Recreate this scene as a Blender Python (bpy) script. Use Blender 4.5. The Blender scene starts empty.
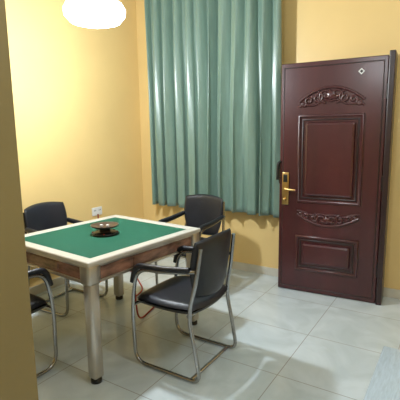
import bpy, bmesh, math, random
from mathutils import Vector, Matrix
random.seed(4)
S=bpy.context.scene
COL=S.collection
S.view_settings.view_transform='Standard'

# ---------------- materials ----------------
def mat(name,col,rough=.5,metal=0,noise=0,nscale=8,bump=0,bscale=60,coat=0,spec=None,sheen=0,emit=0,stretch=None,crough=.2):
    m=bpy.data.materials.new(name); m.use_nodes=True
    nt=m.node_tree; b=nt.nodes['Principled BSDF']
    b.inputs['Base Color'].default_value=(*col,1)
    b.inputs['Roughness'].default_value=rough
    b.inputs['Metallic'].default_value=metal
    b.inputs['Coat Weight'].default_value=coat
    b.inputs['Coat Roughness'].default_value=crough
    if spec is not None: b.inputs['Specular IOR Level'].default_value=spec
    if sheen: b.inputs['Sheen Weight'].default_value=sheen
    if emit:
        b.inputs['Emission Color'].default_value=(*col,1); b.inputs['Emission Strength'].default_value=emit
    tc=nt.nodes.new('ShaderNodeTexCoord'); src=tc.outputs['Object']
    if stretch:
        mp=nt.nodes.new('ShaderNodeMapping'); mp.inputs['Scale'].default_value=stretch
        nt.links.new(src,mp.inputs['Vector']); src=mp.outputs['Vector']
    if noise:
        n=nt.nodes.new('ShaderNodeTexNoise'); n.inputs['Scale'].default_value=nscale; n.inputs['Detail'].default_value=5
        nt.links.new(src,n.inputs['Vector'])
        r=nt.nodes.new('ShaderNodeValToRGB')
        r.color_ramp.elements[0].position=.3; r.color_ramp.elements[1].position=.7
        r.color_ramp.elements[0].color=(*[c*(1-noise) for c in col],1)
        r.color_ramp.elements[1].color=(*[min(1,c*(1+noise)) for c in col],1)
        nt.links.new(n.outputs['Fac'],r.inputs['Fac']); nt.links.new(r.outputs['Color'],b.inputs['Base Color'])
    if bump:
        n2=nt.nodes.new('ShaderNodeTexNoise'); n2.inputs['Scale'].default_value=bscale
        nt.links.new(src,n2.inputs['Vector'])
        bp=nt.nodes.new('ShaderNodeBump'); bp.inputs['Strength'].default_value=bump; bp.inputs['Distance'].default_value=.01
        nt.links.new(n2.outputs['Fac'],bp.inputs['Height']); nt.links.new(bp.outputs['Normal'],b.inputs['Normal'])
    return m

M_wall=mat('yellow_paint',(.84,.61,.26),.45,noise=.04,nscale=1.5,bump=.05,bscale=30)
M_ceil=mat('ceiling_paint',(.8,.80,.78),.8,noise=.02)
M_base=mat('baseboard_tile',(.66,.63,.54),.3,noise=.06)
M_door=mat('mahogany_lacquer',(.056,.009,.011),.32,noise=.25,nscale=6,coat=.5,stretch=(1,1,.15),crough=.22)
M_doorD=mat('mahogany_dark',(.018,.004,.005),.4,noise=.1,coat=.3,crough=.3)
M_brass=mat('brass',(.62,.42,.16),.28,1,noise=.05)
M_dark=mat('dark_metal',(.03,.03,.03),.35,.6,noise=.05)
M_curt=mat('sage_satin_curtain',(.165,.265,.215),.32,noise=.10,nscale=10,sheen=.2,stretch=(4,4,.5),bump=.1,bscale=120,spec=1.0)
M_chrome=mat('grey_steel_tube',(.38,.385,.39),.2,1,noise=.04)
M_leather=mat('black_leather',(.012,.014,.020),.36,noise=.15,bump=.15,bscale=220)
M_felt=mat('green_felt',(.002,.085,.045),.95,noise=.12,nscale=90,bump=.3,bscale=400)
M_rim=mat('cream_plastic',(.54,.51,.45),.35,noise=.03)
M_champ=mat('champagne_metal',(.56,.52,.46),.28,.8,noise=.05,nscale=30,stretch=(1,1,.05))
M_wood=mat('rosewood_marble_panel',(.24,.12,.08),.25,noise=.65,nscale=9,coat=.4,stretch=(1,1,3))
M_white=mat('white_plastic',(.8,.8,.78),.4,noise=.02)
M_lamp=mat('lamp_glass',(1,.97,.99),.3,emit=9,noise=0)
M_red=mat('red_cable_rubber',(.35,.03,.02),.5,noise=.05)
M_brown=mat('dark_brown_plastic',(.05,.03,.025),.3,noise=.1)
M_glass=mat('pale_blue_glass',(.46,.56,.64),.2,noise=.12,nscale=20,coat=.3,stretch=(8,1,1))
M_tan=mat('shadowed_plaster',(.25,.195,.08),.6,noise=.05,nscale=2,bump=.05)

# tile floor
def tile_mat():
    m=bpy.data.materials.new('marble_floor_tiles'); m.use_nodes=True
    nt=m.node_tree; b=nt.nodes['Principled BSDF']
    tc=nt.nodes.new('ShaderNodeTexCoord')
    mp=nt.nodes.new('ShaderNodeMapping'); mp.inputs['Location'].default_value=(.28,.15,0)
    nt.links.new(tc.outputs['Object'],mp.inputs['Vector'])
    br=nt.nodes.new('ShaderNodeTexBrick'); br.offset=0; br.squash=1
    br.inputs['Scale'].default_value=1; br.inputs['Brick Width'].default_value=.6; br.inputs['Row Height'].default_value=.6
    br.inputs['Mortar Size'].default_value=.003; br.inputs['Mortar Smooth'].default_value=.3
    nt.links.new(mp.outputs['Vector'],br.inputs['Vector'])
    n=nt.nodes.new('ShaderNodeTexNoise'); n.inputs['Scale'].default_value=2.6; n.inputs['Detail'].default_value=8; n.inputs['Distortion'].default_value=1.6
    nt.links.new(tc.outputs['Object'],n.inputs['Vector'])
    r=nt.nodes.new('ShaderNodeValToRGB')
    r.color_ramp.elements[0].position=.35; r.color_ramp.elements[0].color=(.53,.61,.64,1)
    r.color_ramp.elements[1].position=.62; r.color_ramp.elements[1].color=(.64,.72,.76,1)
    nt.links.new(n.outputs['Fac'],r.inputs['Fac'])
    nt.links.new(r.outputs['Color'],br.inputs['Color1']); nt.links.new(r.outputs['Color'],br.inputs['Color2'])
    br.inputs['Mortar'].default_value=(.34,.35,.34,1)
    nt.links.new(br.outputs['Color'],b.inputs['Base Color'])
    b.inputs['Roughness'].default_value=.18
    return m
M_tile=tile_mat()

# ---------------- helpers ----------------
def finish(o,m,parent=None,smooth=False):
    if m: o.data.materials.append(m)
    if smooth and o.type=='MESH':
        for p in o.data.polygons: p.use_smooth=True
    if parent: o.parent=parent
    return o
def empty(name,loc=(0,0,0),rz=0):
    e=bpy.data.objects.new(name,None); e.location=loc; e.rotation_euler=(0,0,rz); e.empty_display_size=.1
    COL.objects.link(e); return e
def box(name,lo,hi,m,parent=None,bev=0,seg=3):
    bm=bmesh.new(); bmesh.ops.create_cube(bm,size=1)
    lo=Vector(lo);hi=Vector(hi);c=(lo+hi)/2;d=hi-lo
    for v in bm.verts: v.co=Vector((v.co.x*d.x,v.co.y*d.y,v.co.z*d.z))+c
    if bev: bmesh.ops.bevel(bm,geom=bm.edges[:],offset=bev,segments=seg,profile=.5,affect='EDGES')
    me=bpy.data.meshes.new(name); bm.to_mesh(me); bm.free()
    o=bpy.data.objects.new(name,me); COL.objects.link(o)
    return finish(o,m,parent,bool(bev) and seg>2)
def lathe(name,prof,m,parent=None,seg=40,loc=(0,0,0)):
    bm=bmesh.new(); rings=[]
    for r,z in prof:
        rings.append([bm.verts.new((max(r,1e-4)*math.cos(2*math.pi*i/seg),max(r,1e-4)*math.sin(2*math.pi*i/seg),z)) for i in range(seg)])
    for a,b in zip(rings,rings[1:]):
        for i in range(seg): bm.faces.new((a[i],a[(i+1)%seg],b[(i+1)%seg],b[i]))
    bmesh.ops.recalc_face_normals(bm,faces=bm.faces)
    me=bpy.data.meshes.new(name); bm.to_mesh(me); bm.free()
    o=bpy.data.objects.new(name,me); COL.objects.link(o); o.location=loc
    return finish(o,m,parent,True)
def rounded(pts,rad,n=6):
    P=[Vector(p) for p in pts]; out=[P[0]]
    for i in range(1,len(P)-1):
        a=(P[i-1]-P[i]); b=(P[i+1]-P[i])
        r=rad if not isinstance(rad,(list,tuple)) else rad[i]
        r=min(r,a.length*.49,b.length*.49)
        p0=P[i]+a.normalized()*r; p2=P[i]+b.normalized()*r
        for k in range(n+1):
            t=k/n; out.append(p0*(1-t)**2+P[i]*2*t*(1-t)+p2*t*t)
    out.append(P[-1]); return out
def tube(name,pts,r,m,parent=None,rad=0,cyclic=False):
    if rad: pts=rounded(pts,rad)
    cu=bpy.data.curves.new(name,'CURVE'); cu.dimensions='3D'; cu.bevel_depth=r; cu.bevel_resolution=4; cu.use_fill_caps=True
    s=cu.splines.new('POLY'); s.points.add(len(pts)-1); s.use_cyclic_u=cyclic
    for q,p in zip(s.points,pts): q.co=(*p,1)
    o=bpy.data.objects.new(name,cu); COL.objects.link(o)
    dg=bpy.context.evaluated_depsgraph_get(); me=bpy.data.meshes.new_from_object(o.evaluated_get(dg))
    bpy.data.objects.remove(o); o=bpy.data.objects.new(name,me); COL.objects.link(o)
    o.data.materials.clear()
    return finish(o,m,parent,True)

# ---------------- room ----------------
XL,YB,XR,YN,H=-3.34,3.92,2.4,-2.2,3.15
box('floor',(XL-.1,YN-.1,-.1),(XR+.1,YB+.1,0),M_tile)
box('ceiling',(XL-.1,YN-.1,H),(XR+.1,YB+.1,H+.1),M_ceil)
box('wall_back',(XL-.1,YB,0),(XR+.1,YB+.1,H),M_wall)
box('wall_left',(XL-.1,YN,0),(XL,YB,H),M_wall)
box('wall_right',(XR,YN,0),(XR+.1,YB,H),M_wall)
box('wall_rear',(XL,YN-.1,0),(XR,YN,H),M_wall)
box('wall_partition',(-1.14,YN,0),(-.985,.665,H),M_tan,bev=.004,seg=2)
box('baseboard_back',(XL+.012,YB-.012,0),(XR,YB,.085),M_base)
box('baseboard_left',(XL,YN,0),(XL+.012,YB,.085),M_base)

# ---------------- door ----------------
W,HD,T=.875,2.08,.06
door=empty('door_1',(-.56,3.72,.006),math.radians(4))
box('leaf',(-W,-T/2,0),(0,T/2,HD),M_door,door,bev=.006,seg=2)
f=-T/2
def frame_rect(name,x0,x1,z0,z1,r,y,m=M_door):
    pts=[(x0,y,z0),(x1,y,z0),(x1,y,z1),(x0,y,z1)]
    return tube(name,pts,r,m,door,cyclic=True)
def panel(name,x0,x1,z0,z1):
    frame_rect(name+'_moulding_outer',x0,x1,z0,z1,.018,f)
    frame_rect(name+'_moulding_groove',x0+.032,x1-.032,z0+.032,z1-.032,.010,f,M_doorD)
    box(name+'_field',(x0+.055,f-.030,z0+.055),(x1-.055,f+.01,z1-.055),M_door,door,bev=.022,seg=2)
panel('upper_panel',-.70,-.17,.86,1.62)
panel('lower_panel',-.70,-.17,.22,.53)
frame_rect('leaf_border',-W+.03,-.03,.04,HD-.04,.006,f,M_doorD)
def spiral(cx,cz,r0,turns,sgn,a0,n=36):
    out=[]
    for i in range(n+1):
        t=i/n; r=r0*(1-.85*t); a=a0+sgn*turns*2*math.pi*t
        out.append((cx+r*math.cos(a),f-.005,cz+r*math.sin(a)))
    return out
def ornament(tag,cx,cz,w,h,arch):
    k=0
    for s in (-1,1):
        for (ox,oz,r) in ((.16,0,.42),(.42,-.12 if arch else .1,.34),(.68,-.28 if arch else .22,.26),(.86,-.45 if arch else .35,.18)):
            tube(f'{tag}_scroll_{k}',spiral(cx+s*ox*w/2,cz+oz*h,r*h,1.2,s,math.pi/2 if k%2 else -math.pi/2),.010,M_door,door); k+=1
        st=[(cx+s*w/2*t,f-.004,cz+h*( (.45-.75*t*t) if arch else (-.42+.75*t*t))) for t in [i/14 for i in range(15)]]
        tube(f'{tag}_stem_{k}',st,.012,M_door,door); k+=1
        st=[(cx+s*w/2*t,f-.003,cz+h*( (-.35-.3*t*t+.1*math.sin(9*t)) if arch else (.35+.2*t*t+.08*math.sin(9*t)))) for t in [i/20 for i in range(21)]]
        tube(f'{tag}_vine_{k}',st,.009,M_door,door); k+=1
    bm=bmesh.new(); bmesh.ops.create_uvsphere(bm,u_segments=20,v_segments=12,radius=1)
    for v in bm.verts:
        a=math.atan2(v.co.z,v.co.x); q=1+.18*math.cos(7*a)
        v.co=Vector((v.co.x*q*h*.3+cx,v.co.y*.022+f,v.co.z*q*h*.3+cz))
    me=bpy.data.meshes.new(tag+'_rosette'); bm.to_mesh(me); bm.free()
    o=bpy.data.objects.new(tag+'_rosette',me); COL.objects.link(o); finish(o,M_door,door,True)
ornament('upper_carving',-.435,1.79,.54,.15,True)
ornament('middle_carving',-.435,.70,.54,.12,False)
# lock
lx=-W+.028
box('lock_plate',(lx,f-.016,.82),(lx+.062,f,1.12),M_brass,door,bev=.006)
box('lock_keypad',(lx+.012,f-.022,1.03),(lx+.050,f-.010,1.10),M_dark,door,bev=.004)
tube('lock_lever',[(lx+.03,f-.01,.97),(lx+.03,f-.055,.97),(lx+.135,f-.06,.965)],.010,M_brass,door,rad=.02)
lathe('lock_thumbturn',[(0,0),(.016,0),(.016,.012),(.010,.02),(0,.02)],M_brass,door,seg=20,loc=(lx+.03,f-.035,.865))
box('deadbolt_strip',(-W-.004,-.014,.75),(-W+.002,.014,1.15),M_brass,door)
tube('back_pull_handle',[(-W+.05,T/2,.98),(-W+.03,T/2+.05,.98),(-W-.03,T/2+.05,1.0),(-W-.035,T/2+.03,1.20)],.012,M_dark,door,rad=.02)
tube('front_edge_lever',[(-W+.01,f,1.22),(-W-.012,f-.02,1.2),(-W-.012,f-.03,1.05)],.012,M_dark,door,rad=.02)
# sticker (diamond outline with small centre)
def diamond(name,s,y0,m):
    bm=bmesh.new()
    c=Vector((-.20,y0,1.968)); q=[Vector((0,0,s)),Vector((s,0,0)),Vector((0,0,-s)),Vector((-s,0,0))]
    a=[bm.verts.new(c+v) for v in q]; b2=[bm.verts.new(c+v+Vector((0,-.003,0))) for v in q]
    bm.faces.new(b2[::-1]); bm.faces.new(a)
    for i in range(4): bm.faces.new((a[i],a[(i+1)%4],b2[(i+1)%4],b2[i]))
    bmesh.ops.recalc_face_normals(bm,faces=bm.faces)
    me=bpy.data.meshes.new(name); bm.to_mesh(me); bm.free(); o=bpy.data.objects.new(name,me); COL.objects.link(o); finish(o,m,door)
diamond('sticker',.026,f-.001,M_white); diamond('sticker_centre',.014,f-.003,M_doorD)
# hinge jamb
box('hinge_jamb',(.004,-.045,-.006),(.050,.165,HD+.03),M_doorD,door,bev=.006,seg=2)
for i,z in enumerate((.3,1.05,1.8)):
    tube(f'hinge_{i+1}',[(.002,f-.004,z-.06),(.002,f-.004,z+.06)],.008,M_dark,door)

# ---------------- curtain ----------------
cur=empty('curtain',(0,0,0))
x0,x1,zt,zb=-3.06,-1.485,3.02,.67
nx,nz=420,40
bm=bmesh.new(); g=[]
ph=[random.uniform(-.9,.9) for _ in range(40)]
am=[random.uniform(.6,1.2) for _ in range(40)]
for j in range(nz+1):
    tz=j/nz; z=zt+(zb-zt)*tz; row=[]
    for i in range(nx+1):
        t=i/nx; k=t*11; ki=int(k); fr=k-ki; fr=fr*fr*(3-2*fr)
        p=ph[ki]*(1-fr)+ph[ki+1]*fr
        amp=.066*(am[ki]*(1-fr)+am[ki+1]*fr)*(.65+.35*tz**.5)
        y=3.775+amp*math.sin(2*math.pi*k+p*1.8)+.012*math.sin(2*math.pi*k*2+3*tz+p)+.006*math.sin(6*tz+k)
        x=x0+(x1-x0)*t+.018*math.sin(4*math.pi*k+p+1)*(.4+.6*tz) + .010*math.sin(3*tz+p*3)
        row.append(bm.verts.new((x,y,z)))
    g.append(row)
for j in range(nz):
    for i in range(nx): bm.faces.new((g[j][i],g[j+1][i],g[j+1][i+1],g[j][i+1]))
me=bpy.data.meshes.new('drape'); bm.to_mesh(me); bm.free()
o=bpy.data.objects.new('drape',me); COL.objects.link(o); finish(o,M_curt,cur,True)
sm=o.modifiers.new('thick','SOLIDIFY'); sm.thickness=.003
tube('curtain_rod',[(XL+.06,3.80,3.035),(-1.36,3.80,3.035)],.014,M_champ,cur)
for i,xx in enumerate((-3.22,-1.40)):
    tube(f'rod_bracket_{i+1}',[(xx,3.80,3.035),(xx,3.92,3.035)],.010,M_champ,cur)
for i in range(16):
    xx=x0+.04+i*(x1-x0-.08)/15
    pts=[(xx,3.80+.022*math.cos(a),3.035+.022*math.sin(a)) for a in [k*math.pi/8 for k in range(16)]]
    tube(f'ring_{i+1}',pts,.004,M_champ,cur,cyclic=True)

# ---------------- mahjong table ----------------
tb=empty('mahjong_table',(-2.19,2.13,0),math.radians(-5))
hx,hy=.485,.53; ZT=.775
box('machine_body',(-hx+.05,-hy+.05,.62),(hx-.05,hy-.05,ZT-.03),M_dark,tb,bev=.01)
for i,(dx,dy) in enumerate(((0,-1),(1,0),(0,1),(-1,0))):
    L=hx if dx==0 else hy; hs=hy if dx==0 else hx
    def sb(nm,a0,a1,o0,o1,z0,z1,m,bev=.004):
        if dx==0: lo=(a0,min(dy*o0,dy*o1),z0);hi=(a1,max(dy*o0,dy*o1),z1)
        else: lo=(min(dx*o0,dx*o1),a0,z0);hi=(max(dx*o0,dx*o1),a1,z1)
        return box(nm,lo,hi,m,tb,bev=bev,seg=2)
    sb(f'apron_panel_{i+1}',-L+.07,L-.07,hs-.045,hs-.022,.645,ZT-.02,M_wood)
    sb(f'apron_lower_rail_{i+1}',-L+.05,L-.05,hs-.05,hs-.012,.632,.650,M_champ)
    sb(f'apron_upper_rail_{i+1}',-L+.05,L-.05,hs-.05,hs-.012,ZT-.046,ZT-.02,M_champ)
    sb(f'drawer_front_{i+1}',-.16,.16,hs-.024,hs-.016,.662,ZT-.058,M_wood)
for i,(lo,hi) in enumerate((((-hx,-hy),(hx,-hy+.075)),((-hx,hy-.075),(hx,hy)),((-hx,-hy+.06),(-hx+.075,hy-.06)),((hx-.075,-hy+.06),(hx,hy-.06)))):
    box(f'rim_{i+1}',(lo[0],lo[1],ZT-.032),(hi[0],hi[1],ZT),M_rim,tb,bev=.010,seg=4)
box('felt_surface',(-hx+.06,-hy+.06,ZT-.03),(hx-.06,hy-.06,ZT-.006),M_felt,tb)
for i,(sx,sy) in enumerate(((-1,-1),(1,-1),(1,1),(-1,1))):
    cx,cy=sx*(hx-.052),sy*(hy-.052)
    box(f'leg_{i+1}',(cx-.037,cy-.037,.03),(cx+.037,cy+.037,.65),M_champ,tb,bev=.018,seg=4)
    box(f'corner_block_{i+1}',(cx-.048,cy-.048,.625),(cx+.048,cy+.048,ZT-.02),M_champ,tb,bev=.02,seg=4)
    lathe(f'foot_{i+1}',[(0,0),(.034,0),(.034,.02),(.026,.035),(0,.035)],M_dark,tb,seg=24,loc=(cx,cy,0))
zz=ZT-.006
lathe('dice_turret_base',[(0,0),(.095,0),(.098,.010),(.085,.018),(0,.02)],M_dark,tb,loc=(0,0,zz))
lathe('dice_turret_neck',[(.042,.018),(.038,.036),(.05,.046)],M_brown,tb,loc=(0,0,zz))
lathe('dice_turret_dish',[(0,.046),(.06,.046),(.10,.062),(.104,.072),(.092,.069),(.05,.056),(0,.055)],M_brown,tb,loc=(0,0,zz))
for k in range(8):
    a=k*math.pi/4
    box(f'turret_button_{k+1}',(.088*math.cos(a)-.005,.088*math.sin(a)-.005,zz+.010),(.088*math.cos(a)+.005,.088*math.sin(a)+.005,zz+.021),M_red if k%2 else M_dark,tb,bev=.002)
for k,(px,py) in enumerate(((.02,.01),(-.02,-.015))):
    box(f'die_{k+1}',(px-.009,py-.009,zz+.055),(px+.009,py+.009,zz+.073),M_white,tb,bev=.003)
cab=tube('power_cable',rounded([(-2.1,2.3,.63),(-2.1,2.35,.008),(-2.2,2.75,.008),(-2.45,2.62,.008),(-2.5,2.9,.008),(-3.0,3.3,.008),(-3.30,3.12,.008),(-3.30,3.12,.64)],.12),.007,M_red)
bpy.context.view_layer.update()
cab.parent=tb; cab.matrix_parent_inverse=tb.matrix_world.inverted()

# ---------------- chairs ----------------
def chair(loc,rz):
    e=empty('office_armchair',(loc[0],loc[1],0),math.radians(rz))
    r=.0125
    for i,s in enumerate((-1,1)):
        y=s*.235
        pts=[(-.265,y*.86,.84),(-.235,y*.92,.62),(-.19,y,.43),(-.235,y,.22),(-.27,y,r),(.235,y,r),(.245,y,.40),(.20,y,.655),(-.02,y,.665),(-.24,y*.95,.70)]
        rr=[0,.05,.10,.08,.07,.09,.10,.10,.08,0]
        tube(f'side_frame_{i+1}',rounded(pts,rr),r,M_chrome,e)
        ap=rounded([(.235,y,.56),(.205,y,.675),(-.02,y,.685),(-.20,y*.97,.705)],[0,.07,.06,0])
        tube(f'arm_pad_{i+1}',ap,.019,M_leather,e)
    tube('cross_bar_front',[(.235,-.235,.405),(.235,.235,.405)],r*.9,M_chrome,e)
    tube('cross_bar_rear',[(-.19,-.235,.42),(-.19,.235,.42)],r*.9,M_chrome,e)
    tube('floor_bar',[(-.20,-.235,r),(-.20,.235,r)],r*.9,M_chrome,e)
    def cushion(name,fn,nu=28,nv=28):
        bm=bmesh.new()
        for side in (1,-1):
            G=[[bm.verts.new(fn(-1+2*i/nu,-1+2*j/nv,side)) for j in range(nv+1)] for i in range(nu+1)]
            for i in range(nu):
                for j in range(nv):
                    q=(G[i][j],G[i+1][j],G[i+1][j+1],G[i][j+1]); bm.faces.new(q if side==1 else q[::-1])
        bmesh.ops.remove_doubles(bm,verts=bm.verts,dist=.0004)
        bmesh.ops.recalc_face_normals(bm,faces=bm.faces)
        me=bpy.data.meshes.new(name); bm.to_mesh(me); bm.free()
        o=bpy.data.objects.new(name,me); COL.objects.link(o); finish(o,M_leather,e,True)
    def sq(u,v,k=.25):
        return u*math.sqrt(1-k*v*v),v*math.sqrt(1-k*u*u)
    def seat(u,v,s):
        a,b=sq(u,v); ed=max(0,(1-abs(u)**6)*(1-abs(v)**6))**.4
        return (a*.25+.005,b*.25,.445+s*.036*ed+ (.012*abs(v)**2 if s>0 else 0)-(.015*max(0,u)**4))
    cushion('seat',seat)
    def back(u,v,s):
        a,b=sq(u,v,.22); ed=max(0,(1-abs(u)**6)*(1-abs(v)**6))**.45
        z=.695+a*.20
        w=.225+.02*a - .02*max(0,-a)
        return (-.255-.10*(z-.68)+.055*b*b+s*.024*ed, b*w, z)
    cushion('backrest',back)
    return e
chair((-1.50,2.14),180)
chair((-2.12,3.16),-92)
chair((-2.90,2.34),3)
chair((-2.38,1.36),90)

# ---------------- pendant lamp over table ----------------
pl=empty('pendant_lamp',(-2.22,2.17,0))
lathe('shade',[(0,2.24),(.10,2.243),(.17,2.26),(.205,2.30),(.21,2.34),(.19,2.375),(.10,2.40),(0,2.405)],M_lamp,pl,seg=48)
lathe('collar',[(0,2.40),(.05,2.40),(.04,2.44),(.012,2.46),(0,2.46)],M_white,pl)
tube('cord',[(0,0,2.45),(0,0,3.13)],.005,M_white,pl)
lathe('canopy',[(0,3.15),(.06,3.15),(.05,3.12),(0,3.115)],M_white,pl)
cl=empty('ceiling_lamp',(-.80,-.45,0))
lathe('shade',[(0,2.62),(.06,2.625),(.11,2.66),(.125,2.71),(.10,2.76),(0,2.78)],M_lamp,cl)
tube('cord',[(0,0,2.77),(0,0,3.13)],.006,M_white,cl)
lathe('canopy',[(0,3.15),(.05,3.15),(.04,3.12),(0,3.115)],M_white,cl)
def point(name,loc,e,r,c):
    l=bpy.data.lights.new(name,'POINT'); l.energy=e; l.shadow_soft_size=r; l.color=c
    o=bpy.data.objects.new(name,l); o.location=loc; COL.objects.link(o); return o
point('pendant_bulb_light',(-2.22,2.17,2.14),112,.05,(.86,.94,1))
point('room_bulb_light',(-.70,-.2,2.5),42,.10,(.84,.94,1))
point('ceiling_fill_light',(.6,1.6,2.85),32,.15,(.84,.94,1))  # added fill light below the ceiling, no lamp fixture belongs to it

# ---------------- wall socket ----------------
ws=empty('wall_socket',(XL,3.14,.665))
box('plate',(0,-.07,-.045),(.012,.07,.045),M_white,ws,bev=.003)
for k,yy in enumerate((-.035,.035)):
    box(f'slot_{3*k+1}',(.011,yy-.012,.004),(.0135,yy-.007,.02),M_dark,ws)
    box(f'slot_{3*k+2}',(.011,yy+.007,.004),(.0135,yy+.012,.02),M_dark,ws)

# ---------------- low glass table ----------------
ct=empty('glass_coffee_table',(0,0,0))
box('top',(-.27,1.15,.405),(.45,2.13,.425),M_glass,ct,bev=.005)
box('shelf',(-.22,1.2,.15),(.40,2.08,.165),M_glass,ct,bev=.004)
for i,(x,y) in enumerate(((-.22,1.20),(.40,1.20),(.40,2.08),(-.22,2.08))):
    box(f'leg_{i+1}',(x-.02,y-.02,0),(x+.02,y+.02,.405),M_dark,ct,bev=.004)

# ---------------- world ----------------
w=bpy.data.worlds.new('w'); S.world=w; w.use_nodes=True
w.node_tree.nodes['Background'].inputs[0].default_value=(.6,.65,.7,1); w.node_tree.nodes['Background'].inputs[1].default_value=.3

# ---------------- camera ----------------
yaw=math.radians(32.5); p=math.radians(9.3); roll=math.radians(.8)
fh=Vector((-math.sin(yaw),math.cos(yaw),0)); R=Vector((math.cos(yaw),math.sin(yaw),0))
F=fh*math.cos(p)-Vector((0,0,1))*math.sin(p); U=R.cross(F)
R2=R*math.cos(roll)-U*math.sin(roll); U2=U*math.cos(roll)+R*math.sin(roll)
cam=bpy.data.cameras.new('camera'); cam.sensor_width=36; cam.lens=36*414/400
co=bpy.data.objects.new('camera',cam); COL.objects.link(co)
M=Matrix((R2,U2,-F)).transposed().to_4x4(); M.translation=Vector((0,0,1.5)); co.matrix_world=M
S.camera=co
